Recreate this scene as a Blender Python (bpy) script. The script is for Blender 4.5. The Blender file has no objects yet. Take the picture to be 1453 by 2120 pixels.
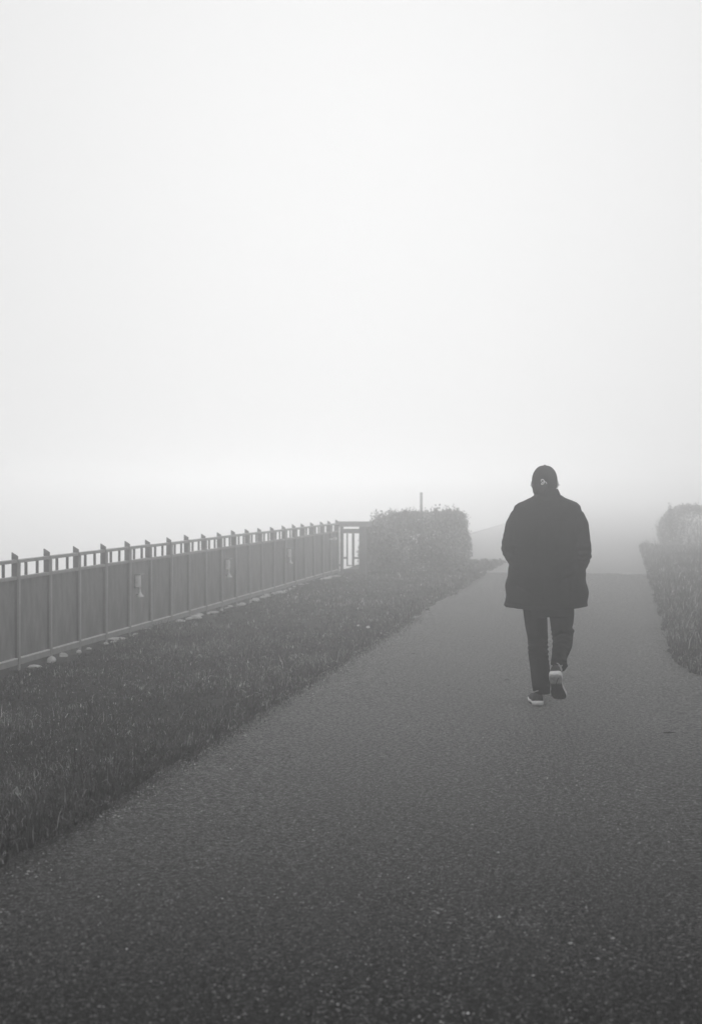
import bpy, bmesh, math, random
import numpy as np
from mathutils import Vector, Matrix, noise as mnoise

random.seed(7)
rng = np.random.default_rng(11)
S = bpy.context.scene
COL = S.collection
R = math.radians

# ------------------------------------------------------------------ camera
YAW, PITCH = R(9.3776), R(0.7583)
cam_data = bpy.data.cameras.new('camera')
cam = bpy.data.objects.new('camera', cam_data)
COL.objects.link(cam)
cam_data.sensor_fit = 'VERTICAL'
cam_data.sensor_height = 38.16
cam_data.lens = 61.2
cam_data.clip_start = 0.1
cam_data.clip_end = 3000
cam.location = (0, 0, 1.59)
cam.rotation_euler = (math.pi / 2 - PITCH, 0, YAW)
cam_data.dof.use_dof = True
cam_data.dof.focus_distance = 12.0
cam_data.dof.aperture_fstop = 3.8
S.camera = cam

# ------------------------------------------------------------------ sky, sun, exposure
SUN_ELEV, SUN_AZ = R(18), R(9)          # azimuth: degrees left of the path direction (+Y)
world = bpy.data.worlds.new('World')
S.world = world
world.use_nodes = True
wn = world.node_tree
wn.nodes.clear()
sky = wn.nodes.new('ShaderNodeTexSky')
sky.sky_type = 'NISHITA'
sky.sun_disc = False
sky.sun_elevation = SUN_ELEV
sky.sun_rotation = -SUN_AZ
sky.air_density = 1.0
sky.dust_density = 6.0
sky.ozone_density = 1.0
bw = wn.nodes.new('ShaderNodeRGBToBW')
mixs = wn.nodes.new('ShaderNodeMix')
mixs.data_type = 'FLOAT'
mixs.inputs[0].default_value = 0.99     # cloud deck: almost all of the sky is one even grey
mixs.inputs[3].default_value = 7.5
bg = wn.nodes.new('ShaderNodeBackground')
bg.inputs[1].default_value = 0.1
wo = wn.nodes.new('ShaderNodeOutputWorld')
wn.links.new(sky.outputs[0], bw.inputs[0])
wn.links.new(bw.outputs[0], mixs.inputs[2])
wn.links.new(mixs.outputs[0], bg.inputs[0])
wn.links.new(bg.outputs[0], wo.inputs[0])

sun_data = bpy.data.lights.new('sun', 'SUN')
sun_data.energy = 0.45
sun_data.angle = R(25)
sun_data.color = (1, 1, 1)
sun = bpy.data.objects.new('sun', sun_data)
COL.objects.link(sun)
sd = Vector((-math.sin(SUN_AZ) * math.cos(SUN_ELEV), math.cos(SUN_AZ) * math.cos(SUN_ELEV), math.sin(SUN_ELEV)))
sun.rotation_euler = sd.to_track_quat('Z', 'Y').to_euler()
sun.location = sd * 60

S.view_settings.view_transform = 'Standard'
S.view_settings.look = 'None'
S.view_settings.exposure = 0.0
S.view_settings.gamma = 1.0
S.view_settings.use_curve_mapping = False
S.cycles.max_bounces = 8
S.cycles.volume_bounces = 4
S.cycles.transparent_max_bounces = 8
S.cycles.use_adaptive_sampling = False
S.cycles.use_denoising = True
S.cycles.denoiser = 'OPENIMAGEDENOISE'
S.cycles.denoising_input_passes = 'RGB_ALBEDO_NORMAL'
S.cycles.denoising_prefilter = 'ACCURATE'
S.cycles.caustics_reflective = False
S.cycles.caustics_refractive = False
HAZE_DENSITY = 0.0205
HAZE_G = 0.85

# ------------------------------------------------------------------ helpers
def mat(name, base=0.1, rough=0.8, var=0.0, scale=8.0, bump=0.0, bscale=60.0, spec=0.3, sheen=0.0,
        trans=0.0, attr=None, stretch=None, metal=0.0, objrand=0.0):
    m = bpy.data.materials.new(name)
    m.use_nodes = True
    nt = m.node_tree
    b = nt.nodes['Principled BSDF']
    b.inputs['Base Color'].default_value = (base, base, base, 1)
    b.inputs['Roughness'].default_value = rough
    b.inputs['Specular IOR Level'].default_value = spec
    b.inputs['Metallic'].default_value = metal
    if sheen:
        b.inputs['Sheen Weight'].default_value = sheen
        b.inputs['Sheen Roughness'].default_value = 0.15
    tc = nt.nodes.new('ShaderNodeTexCoord')
    mp = nt.nodes.new('ShaderNodeMapping')
    if stretch:
        mp.inputs['Scale'].default_value = stretch
    nt.links.new(tc.outputs['Object'], mp.inputs[0])
    col = None
    if var:
        n = nt.nodes.new('ShaderNodeTexNoise')
        n.inputs['Scale'].default_value = scale
        n.inputs['Detail'].default_value = 6
        n.inputs['Roughness'].default_value = 0.65
        nt.links.new(mp.outputs[0], n.inputs['Vector'])
        mr = nt.nodes.new('ShaderNodeMapRange')
        mr.inputs[1].default_value = 0.3
        mr.inputs[2].default_value = 0.7
        mr.inputs[3].default_value = base * (1 - var)
        mr.inputs[4].default_value = base * (1 + var)
        nt.links.new(n.outputs['Fac'], mr.inputs[0])
        col = mr.outputs[0]
    if attr:
        a = nt.nodes.new('ShaderNodeAttribute')
        a.attribute_name = attr
        mu = nt.nodes.new('ShaderNodeMath')
        mu.operation = 'MULTIPLY'
        nt.links.new(a.outputs['Fac'], mu.inputs[0])
        if col:
            nt.links.new(col, mu.inputs[1])
        else:
            mu.inputs[1].default_value = base
        col = mu.outputs[0]
    if objrand and col:
        oi = nt.nodes.new('ShaderNodeObjectInfo')
        ro = nt.nodes.new('ShaderNodeMapRange')
        ro.inputs[3].default_value = 1 - objrand; ro.inputs[4].default_value = 1 + objrand
        nt.links.new(oi.outputs['Random'], ro.inputs[0])
        mo = nt.nodes.new('ShaderNodeMath'); mo.operation = 'MULTIPLY'
        nt.links.new(col, mo.inputs[0]); nt.links.new(ro.outputs[0], mo.inputs[1])
        col = mo.outputs[0]
    if col:
        nt.links.new(col, b.inputs['Base Color'])
    if bump:
        n2 = nt.nodes.new('ShaderNodeTexNoise')
        n2.inputs['Scale'].default_value = bscale
        n2.inputs['Detail'].default_value = 4
        nt.links.new(mp.outputs[0], n2.inputs['Vector'])
        bp = nt.nodes.new('ShaderNodeBump')
        bp.inputs['Strength'].default_value = bump
        bp.inputs['Distance'].default_value = 0.01
        nt.links.new(n2.outputs['Fac'], bp.inputs['Height'])
        nt.links.new(bp.outputs[0], b.inputs['Normal'])
    if trans:
        t = nt.nodes.new('ShaderNodeBsdfTranslucent')
        if col:
            nt.links.new(col, t.inputs[0])
        else:
            t.inputs[0].default_value = (base, base, base, 1)
        ms = nt.nodes.new('ShaderNodeMixShader')
        ms.inputs[0].default_value = trans
        nt.links.new(b.outputs[0], ms.inputs[1])
        nt.links.new(t.outputs[0], ms.inputs[2])
        nt.links.new(ms.outputs[0], nt.nodes['Material Output'].inputs[0])
    return m


def tag(o, label=None, cat=None, group=None, kind=None):
    if label: o['label'] = label
    if cat: o['category'] = cat
    if group: o['group'] = group
    if kind: o['kind'] = kind
    return o


def link(name, me, m=None, parent=None, smooth=False):
    o = bpy.data.objects.new(name, me)
    COL.objects.link(o)
    if m is not None and not me.materials:
        me.materials.append(m)
    if parent is not None:
        o.parent = parent
    if smooth:
        me.polygons.foreach_set('use_smooth', [True] * len(me.polygons))
    return o


def bm_obj(name, bm, m=None, parent=None, smooth=False):
    me = bpy.data.meshes.new(name)
    bmesh.ops.recalc_face_normals(bm, faces=bm.faces)
    bm.to_mesh(me)
    bm.free()
    return link(name, me, m, parent, smooth)


def empty(name, loc=(0, 0, 0), rz=0):
    o = bpy.data.objects.new(name, None)
    COL.objects.link(o)
    o.location = loc
    o.rotation_euler = (0, 0, rz)
    o.empty_display_size = 0.1
    return o


def box(bm, x0, x1, y0, y1, z0, z1, bevel=0.0):
    g = bmesh.ops.create_cube(bm, size=1.0)
    vs = g['verts']
    for v in vs:
        v.co = Vector(((x0 + x1) / 2 + v.co.x * (x1 - x0), (y0 + y1) / 2 + v.co.y * (y1 - y0), (z0 + z1) / 2 + v.co.z * (z1 - z0)))
    if bevel:
        es = list({e for v in vs for e in v.link_edges})
        bmesh.ops.bevel(bm, geom=es, offset=bevel, segments=2, affect='EDGES', profile=0.7)
    return vs


def np_mesh(name, verts, faces_flat, loop_starts, loop_totals, attrs=None):
    me = bpy.data.meshes.new(name)
    me.vertices.add(len(verts))
    me.vertices.foreach_set('co', np.asarray(verts, dtype=np.float32).ravel())
    me.loops.add(len(faces_flat))
    me.loops.foreach_set('vertex_index', np.asarray(faces_flat, dtype=np.int32))
    me.polygons.add(len(loop_starts))
    me.polygons.foreach_set('loop_start', np.asarray(loop_starts, dtype=np.int32))
    try:
        me.polygons.foreach_set('loop_total', np.asarray(loop_totals, dtype=np.int32))
    except Exception:
        pass
    me.update(calc_edges=True)
    me.validate()
    for k, a in (attrs or {}).items():
        at = me.attributes.new(k, 'FLOAT', 'POINT')
        at.data.foreach_set('value', np.asarray(a, dtype=np.float32))
    return me


def lawn_z(x, y):
    return (0.018 * np.sin(x * 2.1 + y * 0.7) + 0.014 * np.sin(x * 0.9 - y * 1.9 + 1.3) + 0.01 * np.sin(x * 4.3 + y * 3.1))


def patch(x, y):
    """slow variation over the turf, -1..1"""
    return np.clip(0.5 * np.sin(x * 1.7 + 0.9 * y + 0.4) + 0.4 * np.sin(x * 3.9 - 1.3 * y) + 0.35 * np.sin(2.7 * y + 1.1 * x + 2.0)
                   + 0.25 * np.sin(7.1 * x + 5.3 * y), -1, 1)

PATH_L, PATH_R = -2.56, 0.47
KERB_Y = 31.45

def right_off(y):
    """the path is wider on the right towards the viewer"""
    t = np.clip((16.0 - y) / 4.0, 0, 1)
    return 0.55 * t * t * (3 - 2 * t)

def bank_z(x, y):
    """low grass verge on the right of the path"""
    t = np.clip((x - 0.55) / 3.2, 0, 1)
    s = t * t * (3 - 2 * t)
    wob = 0.03 * np.sin(y * 1.3 + x * 2) + 0.02 * np.sin(y * 3.1 + 1.0)
    t3 = 1 - np.clip((y - 36.0) / 9.0, 0, 1)
    return (s * 0.55 + wob * np.clip((x - 0.55) / 0.4, 0, 1) + np.clip(x - 0.5, 0, 0.3) * 0.12) * t3 * t3 * (3 - 2 * t3)

# ------------------------------------------------------------------ materials of the setting
M_soil = mat('turf_soil', 0.035, 0.95, 0.5, 9, 0.8, 40, spec=0.1)
M_lawn = mat('turf', 0.02, 0.95, 0.45, 6, 0.9, 55, spec=0.1)
M_cliff = mat('cliff_rock', 0.2, 0.95, 0.4, 1.2, 0.6, 5)

def asphalt():
    m = bpy.data.materials.new('asphalt')
    m.use_nodes = True
    nt = m.node_tree
    b = nt.nodes['Principled BSDF']
    N = nt.nodes.new
    L = nt.links.new
    tc = N('ShaderNodeTexCoord')
    # aggregate: one tone for each small stone
    vo = N('ShaderNodeTexVoronoi'); vo.inputs['Scale'].default_value = 135
    L(tc.outputs['Object'], vo.inputs['Vector'])
    sep = N('ShaderNodeSeparateColor'); L(vo.outputs['Color'], sep.inputs[0])
    ramp = N('ShaderNodeValToRGB')
    e = ramp.color_ramp.elements
    e[0].position = 0.0; e[0].color = (0.006,) * 3 + (1,)
    e[1].position = 0.60; e[1].color = (0.012,) * 3 + (1,)
    for p, v in ((0.80, 0.024), (0.90, 0.09), (0.97, 0.18), (1.0, 0.45)):
        k = ramp.color_ramp.elements.new(p); k.color = (v, v, v, 1)
    L(sep.outputs[0], ramp.inputs[0])
    # bitumen between the stones is darker
    edge = N('ShaderNodeMapRange'); edge.inputs[1].default_value = 0.15; edge.inputs[2].default_value = 0.62
    edge.inputs[3].default_value = 1.0; edge.inputs[4].default_value = 0.35
    L(vo.outputs['Distance'], edge.inputs[0])
    # slow wear and damp patches
    n = N('ShaderNodeTexNoise'); n.inputs['Scale'].default_value = 1.1; n.inputs['Detail'].default_value = 7
    n.inputs['Roughness'].default_value = 0.62
    L(tc.outputs['Object'], n.inputs['Vector'])
    mr = N('ShaderNodeMapRange'); mr.inputs[1].default_value = 0.3; mr.inputs[2].default_value = 0.7
    mr.inputs[3].default_value = 0.55; mr.inputs[4].default_value = 1.45
    L(n.outputs['Fac'], mr.inputs[0])
    n3 = N('ShaderNodeTexNoise'); n3.inputs['Scale'].default_value = 42; n3.inputs['Detail'].default_value = 3
    L(tc.outputs['Object'], n3.inputs['Vector'])
    mr3 = N('ShaderNodeMapRange'); mr3.inputs[1].default_value = 0.34; mr3.inputs[2].default_value = 0.66
    mr3.inputs[3].default_value = 0.45; mr3.inputs[4].default_value = 1.75
    L(n3.outputs['Fac'], mr3.inputs[0])
    m0 = N('ShaderNodeMath'); m0.operation = 'MULTIPLY'; L(mr.outputs[0], m0.inputs[0]); L(mr3.outputs[0], m0.inputs[1])
    m1 = N('ShaderNodeMath'); m1.operation = 'MULTIPLY'; L(edge.outputs[0], m1.inputs[0]); L(m0.outputs[0], m1.inputs[1])
    # sheen lightens the far path in place of haze, broken up by noise
    ms3 = N('ShaderNodeMath'); ms3.operation = 'MULTIPLY'; ms3.inputs[1].default_value = 0.8; L(mr3.outputs[0], ms3.inputs[0])
    L(ms3.outputs[0], b.inputs['Sheen Weight'])
    mx = N('ShaderNodeMix'); mx.data_type = 'RGBA'; mx.blend_type = 'MULTIPLY'; mx.inputs[0].default_value = 1
    L(ramp.outputs[0], mx.inputs[6]); L(m1.outputs[0], mx.inputs[7])
    L(mx.outputs[2], b.inputs['Base Color'])
    rr = N('ShaderNodeMapRange'); rr.inputs[1].default_value = 0.3; rr.inputs[2].default_value = 0.7
    rr.inputs[3].default_value = 0.7; rr.inputs[4].default_value = 0.85
    L(n.outputs['Fac'], rr.inputs[0]); L(rr.outputs[0], b.inputs['Roughness'])
    b.inputs['Specular IOR Level'].default_value = 0.02
    b.inputs['Sheen Weight'].default_value = 0.85
    b.inputs['Sheen Roughness'].default_value = 0.15
    n2 = N('ShaderNodeTexNoise'); n2.inputs['Scale'].default_value = 90; n2.inputs['Detail'].default_value = 3
    L(tc.outputs['Object'], n2.inputs['Vector'])
    ad = N('ShaderNodeMath'); ad.operation = 'SUBTRACT'; L(n2.outputs['Fac'], ad.inputs[0]); L(vo.outputs['Distance'], ad.inputs[1])
    bp = N('ShaderNodeBump'); bp.inputs['Strength'].default_value = 0.4; bp.inputs['Distance'].default_value = 0.004
    L(ad.outputs[0], bp.inputs['Height']); L(bp.outputs[0], b.inputs['Normal'])
    return m

M_asphalt = asphalt()
M_road = mat('haze_toned_ground', 0.085, 0.7, 0.3, 2.5, 0.3, 30, spec=0.1, sheen=1.0)  # lighter base and strong sheen stand in for haze over the far ground
M_kerb = mat('kerb_concrete', 0.42, 0.8, 0.25, 12, 0.4, 60)
M_sea = mat('sea_water', 0.25, 0.25, 0.1, 0.3, 0.4, 1.5, spec=0.5)

# ------------------------------------------------------------------ setting
def grid_sheet(name, xs, ys, zf, m, kind='structure', smooth=True):
    X, Y = np.meshgrid(xs, ys)
    Z = zf(X, Y)
    nx, ny = len(xs), len(ys)
    v = np.stack([X.ravel(), Y.ravel(), Z.ravel()], 1)
    i = np.arange((nx - 1) * (ny - 1))
    a = (i // (nx - 1)) * nx + i % (nx - 1)
    q = np.stack([a, a + 1, a + nx + 1, a + nx], 1)
    me = np_mesh(name, v, q.ravel(), np.arange(len(q)) * 4, np.full(len(q), 4))
    o = link(name, me, m, smooth=smooth)
    tag(o, kind=kind)
    return o

# the land: one sheet that drops to the sea behind the fence and rises as a bank on the right
def land_z(X, Y):
    z = np.full_like(X, -0.035)
    z = np.where(X < PATH_L - 0.02, lawn_z(X, Y) * np.clip((PATH_L - X) / 0.25, 0, 1) + 0.004, z)
    XO = X - right_off(Y)
    z = np.where(XO > PATH_R + 0.08, bank_z(XO, Y) - 0.01, z)
    z = np.where((Y > KERB_Y - 0.05) & (X > -2.75) & (X < PATH_R + 0.12), -0.035, z)
    z = np.where((Y > 36.5) & (X > -5.4) & ((X < PATH_R + 0.06) | (Y > 46.5)), -0.05, z)
    z = z + np.where(X < -5.55, -0.9 * (-5.55 - X) ** 1.1, 0)
    return np.maximum(z, -13.5)
xs = np.concatenate([[-60, -40, -24, -16, -12, -10, -8.5, -7.5, -6.8, -6.3, -5.95, -5.7], np.linspace(-5.55, -2.58, 30), [PATH_L, -1.5, -0.6, 0.2, PATH_R],
                     np.linspace(0.55, 2.2, 18), [2.6, 3.2, 4.5, 7, 12, 25, 60, 120, 240]])
ys = np.concatenate([[-30, -12, -4, 0], np.linspace(2, 44, 190), [47, 52, 60, 75, 100, 150, 240, 380]])
grid_sheet('ground', xs, ys, land_z, M_lawn)

# asphalt path with slightly wandering edges
ysp = np.concatenate([[-20, -8, 0], np.linspace(2, KERB_Y - 0.07, 160)])
def path_sheet():
    wl = PATH_L - 0.05 + 0.02 * np.sin(ysp * 2.3) + 0.012 * np.sin(ysp * 6.1)
    wr = PATH_R + 0.05 + right_off(ysp) + 0.025 * np.sin(ysp * 1.9 + 2) + 0.015 * np.sin(ysp * 5.3)
    n = 9
    v = []
    for k, y in enumerate(ysp):
        for t in np.linspace(0, 1, n):
            x = wl[k] * (1 - t) + wr[k] * t
            z = 0.012 * (1 - (2 * t - 1) ** 2) - 0.012 + 0.003 * math.sin(1.3 * y + 3 * x)
            v.append((x, y, z))
    i = np.arange((n - 1) * (len(ysp) - 1))
    a = (i // (n - 1)) * n + i % (n - 1)
    q = np.stack([a, a + 1, a + n + 1, a + n], 1)
    me = np_mesh('path', v, q.ravel(), np.arange(len(q)) * 4, np.full(len(q), 4))
    return tag(link('path', me, M_asphalt, smooth=True), kind='structure')
path = path_sheet()

# ground beyond the kerb, haze lightness put into its colour and sheen
grid_sheet('road', np.linspace(-2.72, PATH_R + 0.1, 8), np.linspace(KERB_Y + 0.07, 37.2, 12), lambda X, Y: 0 * X + 0.004, M_road)
grid_sheet('haze_pale_ground', np.linspace(-5.45, PATH_R + 0.1, 6), np.linspace(37.2, 47.0, 6), lambda X, Y: 0 * X + 0.004, M_road)
grid_sheet('haze_pale_ground', np.array([-5.45, -3, 0, 3, 8, 20, 60, 200]), np.array([47.0, 50, 56, 65, 90, 140, 220, 380]), lambda X, Y: 0 * X + 0.004, M_road)
kerb = tag(empty('kerb', (0, KERB_Y, 0)), kind='structure')
x = -2.74
k = 0
while x < PATH_R + 0.02:
    w = random.uniform(0.5, 0.62)
    x1 = min(x + w, PATH_R + 0.1)
    bm = bmesh.new()
    box(bm, x, x1 - 0.014, -0.07, 0.07, -0.06, 0.028 + random.uniform(-0.004, 0.006), 0.008)
    bm_obj('kerb_stone', bm, M_kerb, kerb)
    x = x1

# the sea far below the fence, lost in the haze
grid_sheet('sea', np.linspace(-380, -12, 12), np.linspace(-60, 380, 12), lambda X, Y: 0 * X - 12.5, M_sea)

# ------------------------------------------------------------------ haze
bm = bmesh.new()
box(bm, -395, 255, -70, 395, -14.6, 3.0)
hz = bm_obj('haze', bm)
hz['kind'] = 'stuff'
mh = bpy.data.materials.new('haze_air')
mh.use_nodes = True
nt = mh.node_tree
nt.nodes.clear()
pv = nt.nodes.new('ShaderNodeVolumePrincipled')
pv.inputs['Color'].default_value = (0.995, 0.995, 0.995, 1)
pv.inputs['Density'].default_value = HAZE_DENSITY
pv.inputs['Anisotropy'].default_value = HAZE_G
out = nt.nodes.new('ShaderNodeOutputMaterial')
nt.links.new(pv.outputs[0], out.inputs['Volume'])
hz.data.materials.append(mh)
hz.display_type = 'WIRE'

# ------------------------------------------------------------------ grass
FX = -5.232
M_grass = mat('grass_blade', 0.07, 0.7, attr='tone', trans=0.3, spec=0.25)

def blades(name, x, y, z, h, w, tone, lean=0.55, parent=None, m=None):
    n = len(x)
    az = rng.uniform(0, 2 * np.pi, n)                  # where it leans
    fa = az + np.pi / 2 + rng.normal(0, 0.5, n)        # width direction
    le = np.abs(rng.normal(0, lean, n)) * h
    dx, dy = np.cos(az), np.sin(az)
    wx, wy = np.cos(fa) * w / 2, np.sin(fa) * w / 2
    V = np.empty((n, 5, 3), np.float32)
    V[:, 0] = np.stack([x - wx, y - wy, z], 1)
    V[:, 1] = np.stack([x + wx, y + wy, z], 1)
    mz = z + h * 0.62
    mx_, my_ = x + dx * le * 0.35, y + dy * le * 0.35
    V[:, 2] = np.stack([mx_ + wx * 0.8, my_ + wy * 0.8, mz], 1)
    V[:, 3] = np.stack([mx_ - wx * 0.8, my_ - wy * 0.8, mz], 1)
    V[:, 4] = np.stack([x + dx * le, y + dy * le, z + h * np.clip(1 - 0.25 * (le / np.maximum(h, 1e-4)) ** 2, 0.35, 1)], 1)
    b = (np.arange(n) * 5)[:, None]
    loops = np.concatenate([b + 0, b + 1, b + 2, b + 3, b + 3, b + 2, b + 4], 1)
    st = np.stack([np.arange(n) * 7, np.arange(n) * 7 + 4], 1).ravel()
    tt = np.tile([4, 3], n)
    me = np_mesh(name, V.reshape(-1, 3), loops.ravel(), st, tt, {'tone': np.repeat(tone, 5)})
    o = link(name, me, m or M_grass, parent)
    return o

def blade_tone(n, p, c):
    t = rng.lognormal(-0.75, 0.55, n) * np.exp(0.65 * p + 0.35 * c)
    u = rng.uniform(0, 1, n)
    t = np.where(u < 0.2, t * 2.4 + 0.5, t)
    return np.where(u < 0.045, t * 1.5 + 1.8, t)      # dry straw

_ey = np.arange(0, 40, 0.02)
_ew = np.array([0.07 * mnoise.noise((v * 1.1, 7, 3)) + 0.07 * mnoise.noise((v * 3.3, 1, 9)) + 0.05 * mnoise.noise((v * 9.0, 4, 2)) for v in _ey])
def edge_wave(y):
    return np.interp(y, _ey, _ew)

def turf(name, n, x0, x1, y0, y1, hmul, w, label, per=14):
    nc = n // per                                      # tufts
    tx = rng.uniform(x0, x1, nc); ty = rng.uniform(y0, y1, nc)
    p = patch(tx, ty)
    thin = rng.uniform(-1.4, 1.0, nc) < p + 0.25       # thinner turf in some patches
    tx, ty, p = tx[thin], ty[thin], p[thin]
    nc = len(tx)
    th = (0.030 + 0.013 * p) * rng.lognormal(0, 0.38, nc)
    edge = np.exp(-((tx - (PATH_L - 0.14)) / 0.16) ** 2)
    th = th * (1 + 0.45 * edge) * hmul
    tt = rng.lognormal(0, 0.35, nc)
    x = np.repeat(tx, per); y = np.repeat(ty, per)
    n = len(x)
    rad = np.abs(rng.normal(0, 0.022, n)) * np.sqrt(hmul) * 1.2; an = rng.uniform(0, 2 * np.pi, n)
    x = x + rad * np.cos(an); y = y + rad * np.sin(an)
    k = (x < PATH_L + 0.01 + edge_wave(y)) & (x > x0 - 0.05)
    P = np.repeat(p, per); H = np.repeat(th, per); TT = np.repeat(tt, per)
    x, y, P, H, TT = x[k], y[k], P[k], H[k], TT[k]
    n = len(x)
    c = np.sin(x * 19 + 3 * np.sin(y * 5)) * np.sin(y * 17 + 2 * np.sin(x * 7))
    z = lawn_z(x, y) * np.clip((PATH_L - x) / 0.25, 0, 1) + 0.002
    o = blades(name, x, y, z, H * rng.uniform(0.45, 1.3, n), w * rng.uniform(0.6, 1.4, n), blade_tone(n, P, c) * TT, lean=1.0)
    return tag(o, label, 'grass', kind='stuff')

turf('lawn_grass', 230000, FX + 0.10, PATH_L + 0.10, 5.2, 11.5, 1.1, 0.0058, 'short rough lawn grass in the near left corner beside the path')
turf('lawn_grass', 170000, FX + 0.10, PATH_L + 0.10, 11.5, 19.0, 1.0, 0.008, 'lawn grass between the fence and the middle of the path')
turf('lawn_grass', 130000, FX + 0.10, PATH_L + 0.10, 19.0, 37.2, 1.0, 0.012, 'far lawn grass in front of the clipped hedge')

# stray blades that lie over the path edge
n = 2600
x = PATH_L + 0.02 + np.abs(rng.normal(0, 0.05, n)) * (0.6 + 0.8 * (np.sin(rng.uniform(0, 1, n) * 9) > 0.2))
y = rng.uniform(5, 20, n)
o = blades('stray_grass', x, y, np.full(n, 0.003), rng.uniform(0.012, 0.045, n), rng.uniform(0.003, 0.006, n), rng.lognormal(-0.4, 0.4, n), lean=1.6)
tag(o, 'stray grass blades lying over the left edge of the asphalt', 'grass', kind='stuff')

# long grass of the bank on the right
n = 130000
y = 6.5 + 40.5 * rng.uniform(0, 1, n)
yy = np.arange(6, 48, 0.02)
wav = np.array([0.06 * mnoise.noise((v * 0.9, 0, 3)) + 0.05 * mnoise.noise((v * 2.7, 5, 1)) + 0.035 * mnoise.noise((v * 8.0, 2, 7)) for v in yy])
x = 0.50 + np.interp(y, yy, wav) + np.where(rng.uniform(0, 1, n) < 0.35, np.abs(rng.normal(0, 0.10, n)) - 0.02, np.abs(rng.normal(0, 1.2, n)))
k = (x < 4.5) & (rng.uniform(0, 1, n) < np.clip((47.4 - y) / 0.8, 0.0, 1))
x, y = x[k], y[k]; n = len(x)
c = np.sin(x * 9 + 2 * np.sin(y * 3)) * np.sin(y * 8)
h = (0.040 + 0.02 * c) * rng.lognormal(0, 0.45, n) * np.where(x < 0.62, 0.75, 1.25)
h = h * (1 + 0.9 * np.clip((y - 42) / 5, 0, 1) * rng.uniform(0, 1.6, n))
xb = x; x = x + right_off(y)
tone = blade_tone(n, c, c) * 1.15
o = blades('bank_grass', x, y, bank_z(xb, y) - 0.012, h, 0.010 * rng.uniform(0.7, 1.4, n), tone, lean=0.7)
tag(o, 'long rough grass on the bank along the right edge of the path', 'grass', kind='stuff')

# ------------------------------------------------------------------ gravel chips on the path
M_chip = mat('stone_chip', 0.34, 0.7, attr='tone', spec=0.4)
def chips(name, x, y, s, tone, label):
    n = len(x)
    z0 = 0.012 * (1 - (2 * (x - PATH_L) / (PATH_R - PATH_L) - 1) ** 2) - 0.012
    z0 = np.maximum(z0, -0.012)
    a = rng.uniform(0, 2 * np.pi, n)
    V = np.empty((n, 6, 3), np.float32)
    for k in range(4):
        r = s * rng.uniform(0.55, 1.1, n) * (1.0 if k % 2 == 0 else 0.6)
        V[:, k] = np.stack([x + r * np.cos(a + k * np.pi / 2), y + r * np.sin(a + k * np.pi / 2), z0 + s * rng.uniform(0.1, 0.4, n)], 1)
    V[:, 4] = np.stack([x + rng.normal(0, .2, n) * s, y + rng.normal(0, .2, n) * s, z0 + s * rng.uniform(0.55, 1.0, n)], 1)
    V[:, 5] = np.stack([x, y, z0 - s * 0.5], 1)
    b = (np.arange(n) * 6)[:, None]
    tri = []
    for k in range(4):
        tri += [b + k, b + (k + 1) % 4, b + 4, b + (k + 1) % 4, b + k, b + 5]
    loops = np.concatenate(tri, 1).ravel()
    me = np_mesh(name, V.reshape(-1, 3), loops, np.arange(n * 8) * 3, np.full(n * 8, 3), {'tone': np.repeat(tone, 6)})
    return tag(link(name, me, M_chip), label, 'gravel', kind='stuff')

n = 16000
x = PATH_R + 0.1 - np.abs(rng.normal(0, 0.75, n)); y = 4.2 + 10.5 * rng.uniform(0, 1, n) ** 1.15
x = x + right_off(y) * rng.uniform(0, 1, n)
k = (x > -2.2)
x, y = x[k], y[k]
chips('gravel', x, y, rng.lognormal(math.log(0.0037), 0.38, len(x)), rng.lognormal(-0.3, 0.4, len(x)),
      'pale stone chips scattered over the right side of the path')
n = 2600
x = PATH_L + 0.02 + np.abs(rng.normal(0.0, 0.085, n)); y = rng.uniform(5, 16, n)
cl = np.sin(y * 4.1) + np.sin(y * 9.7 + 1)
k = rng.uniform(-1.6, 1.6, n) < cl
chips('gravel', x[k], y[k], rng.lognormal(math.log(0.0050), 0.45, k.sum()), rng.lognormal(0.15, 0.4, k.sum()),
      'pale stone chips gathered along the left edge of the path')
n = 4200
x = rng.uniform(PATH_L, PATH_R, n); y = 4.2 + 14 * rng.uniform(0, 1, n) ** 1.3
chips('gravel', x, y, rng.lognormal(math.log(0.0030), 0.4, n), rng.lognormal(0.0, 0.45, n), 'fine pale grit sprinkled over the middle of the path')

# ------------------------------------------------------------------ fence
M_post = mat('fence_post_paint', 0.12, 0.6, 0.25, 14, 0.15, 80)
M_rail = mat('fence_rail_paint', 0.25, 0.55, 0.2, 14, 0.1, 80)
M_panel = mat('fence_panel_board', 0.15, 0.75, 0.4, 7, 0.25, 50, stretch=(1, 1, 0.5), objrand=0.12)
M_bright = mat('galvanised_edge', 0.62, 0.5, 0.2, 20)

FX, FY0, BAY, NB = -5.232, 14.58, 0.826, 19
fence = tag(empty('fence', (FX, FY0, 0)), 'grey panel fence with slatted top and pointed posts running along the lawn', 'fence')
K0 = -5
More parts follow.
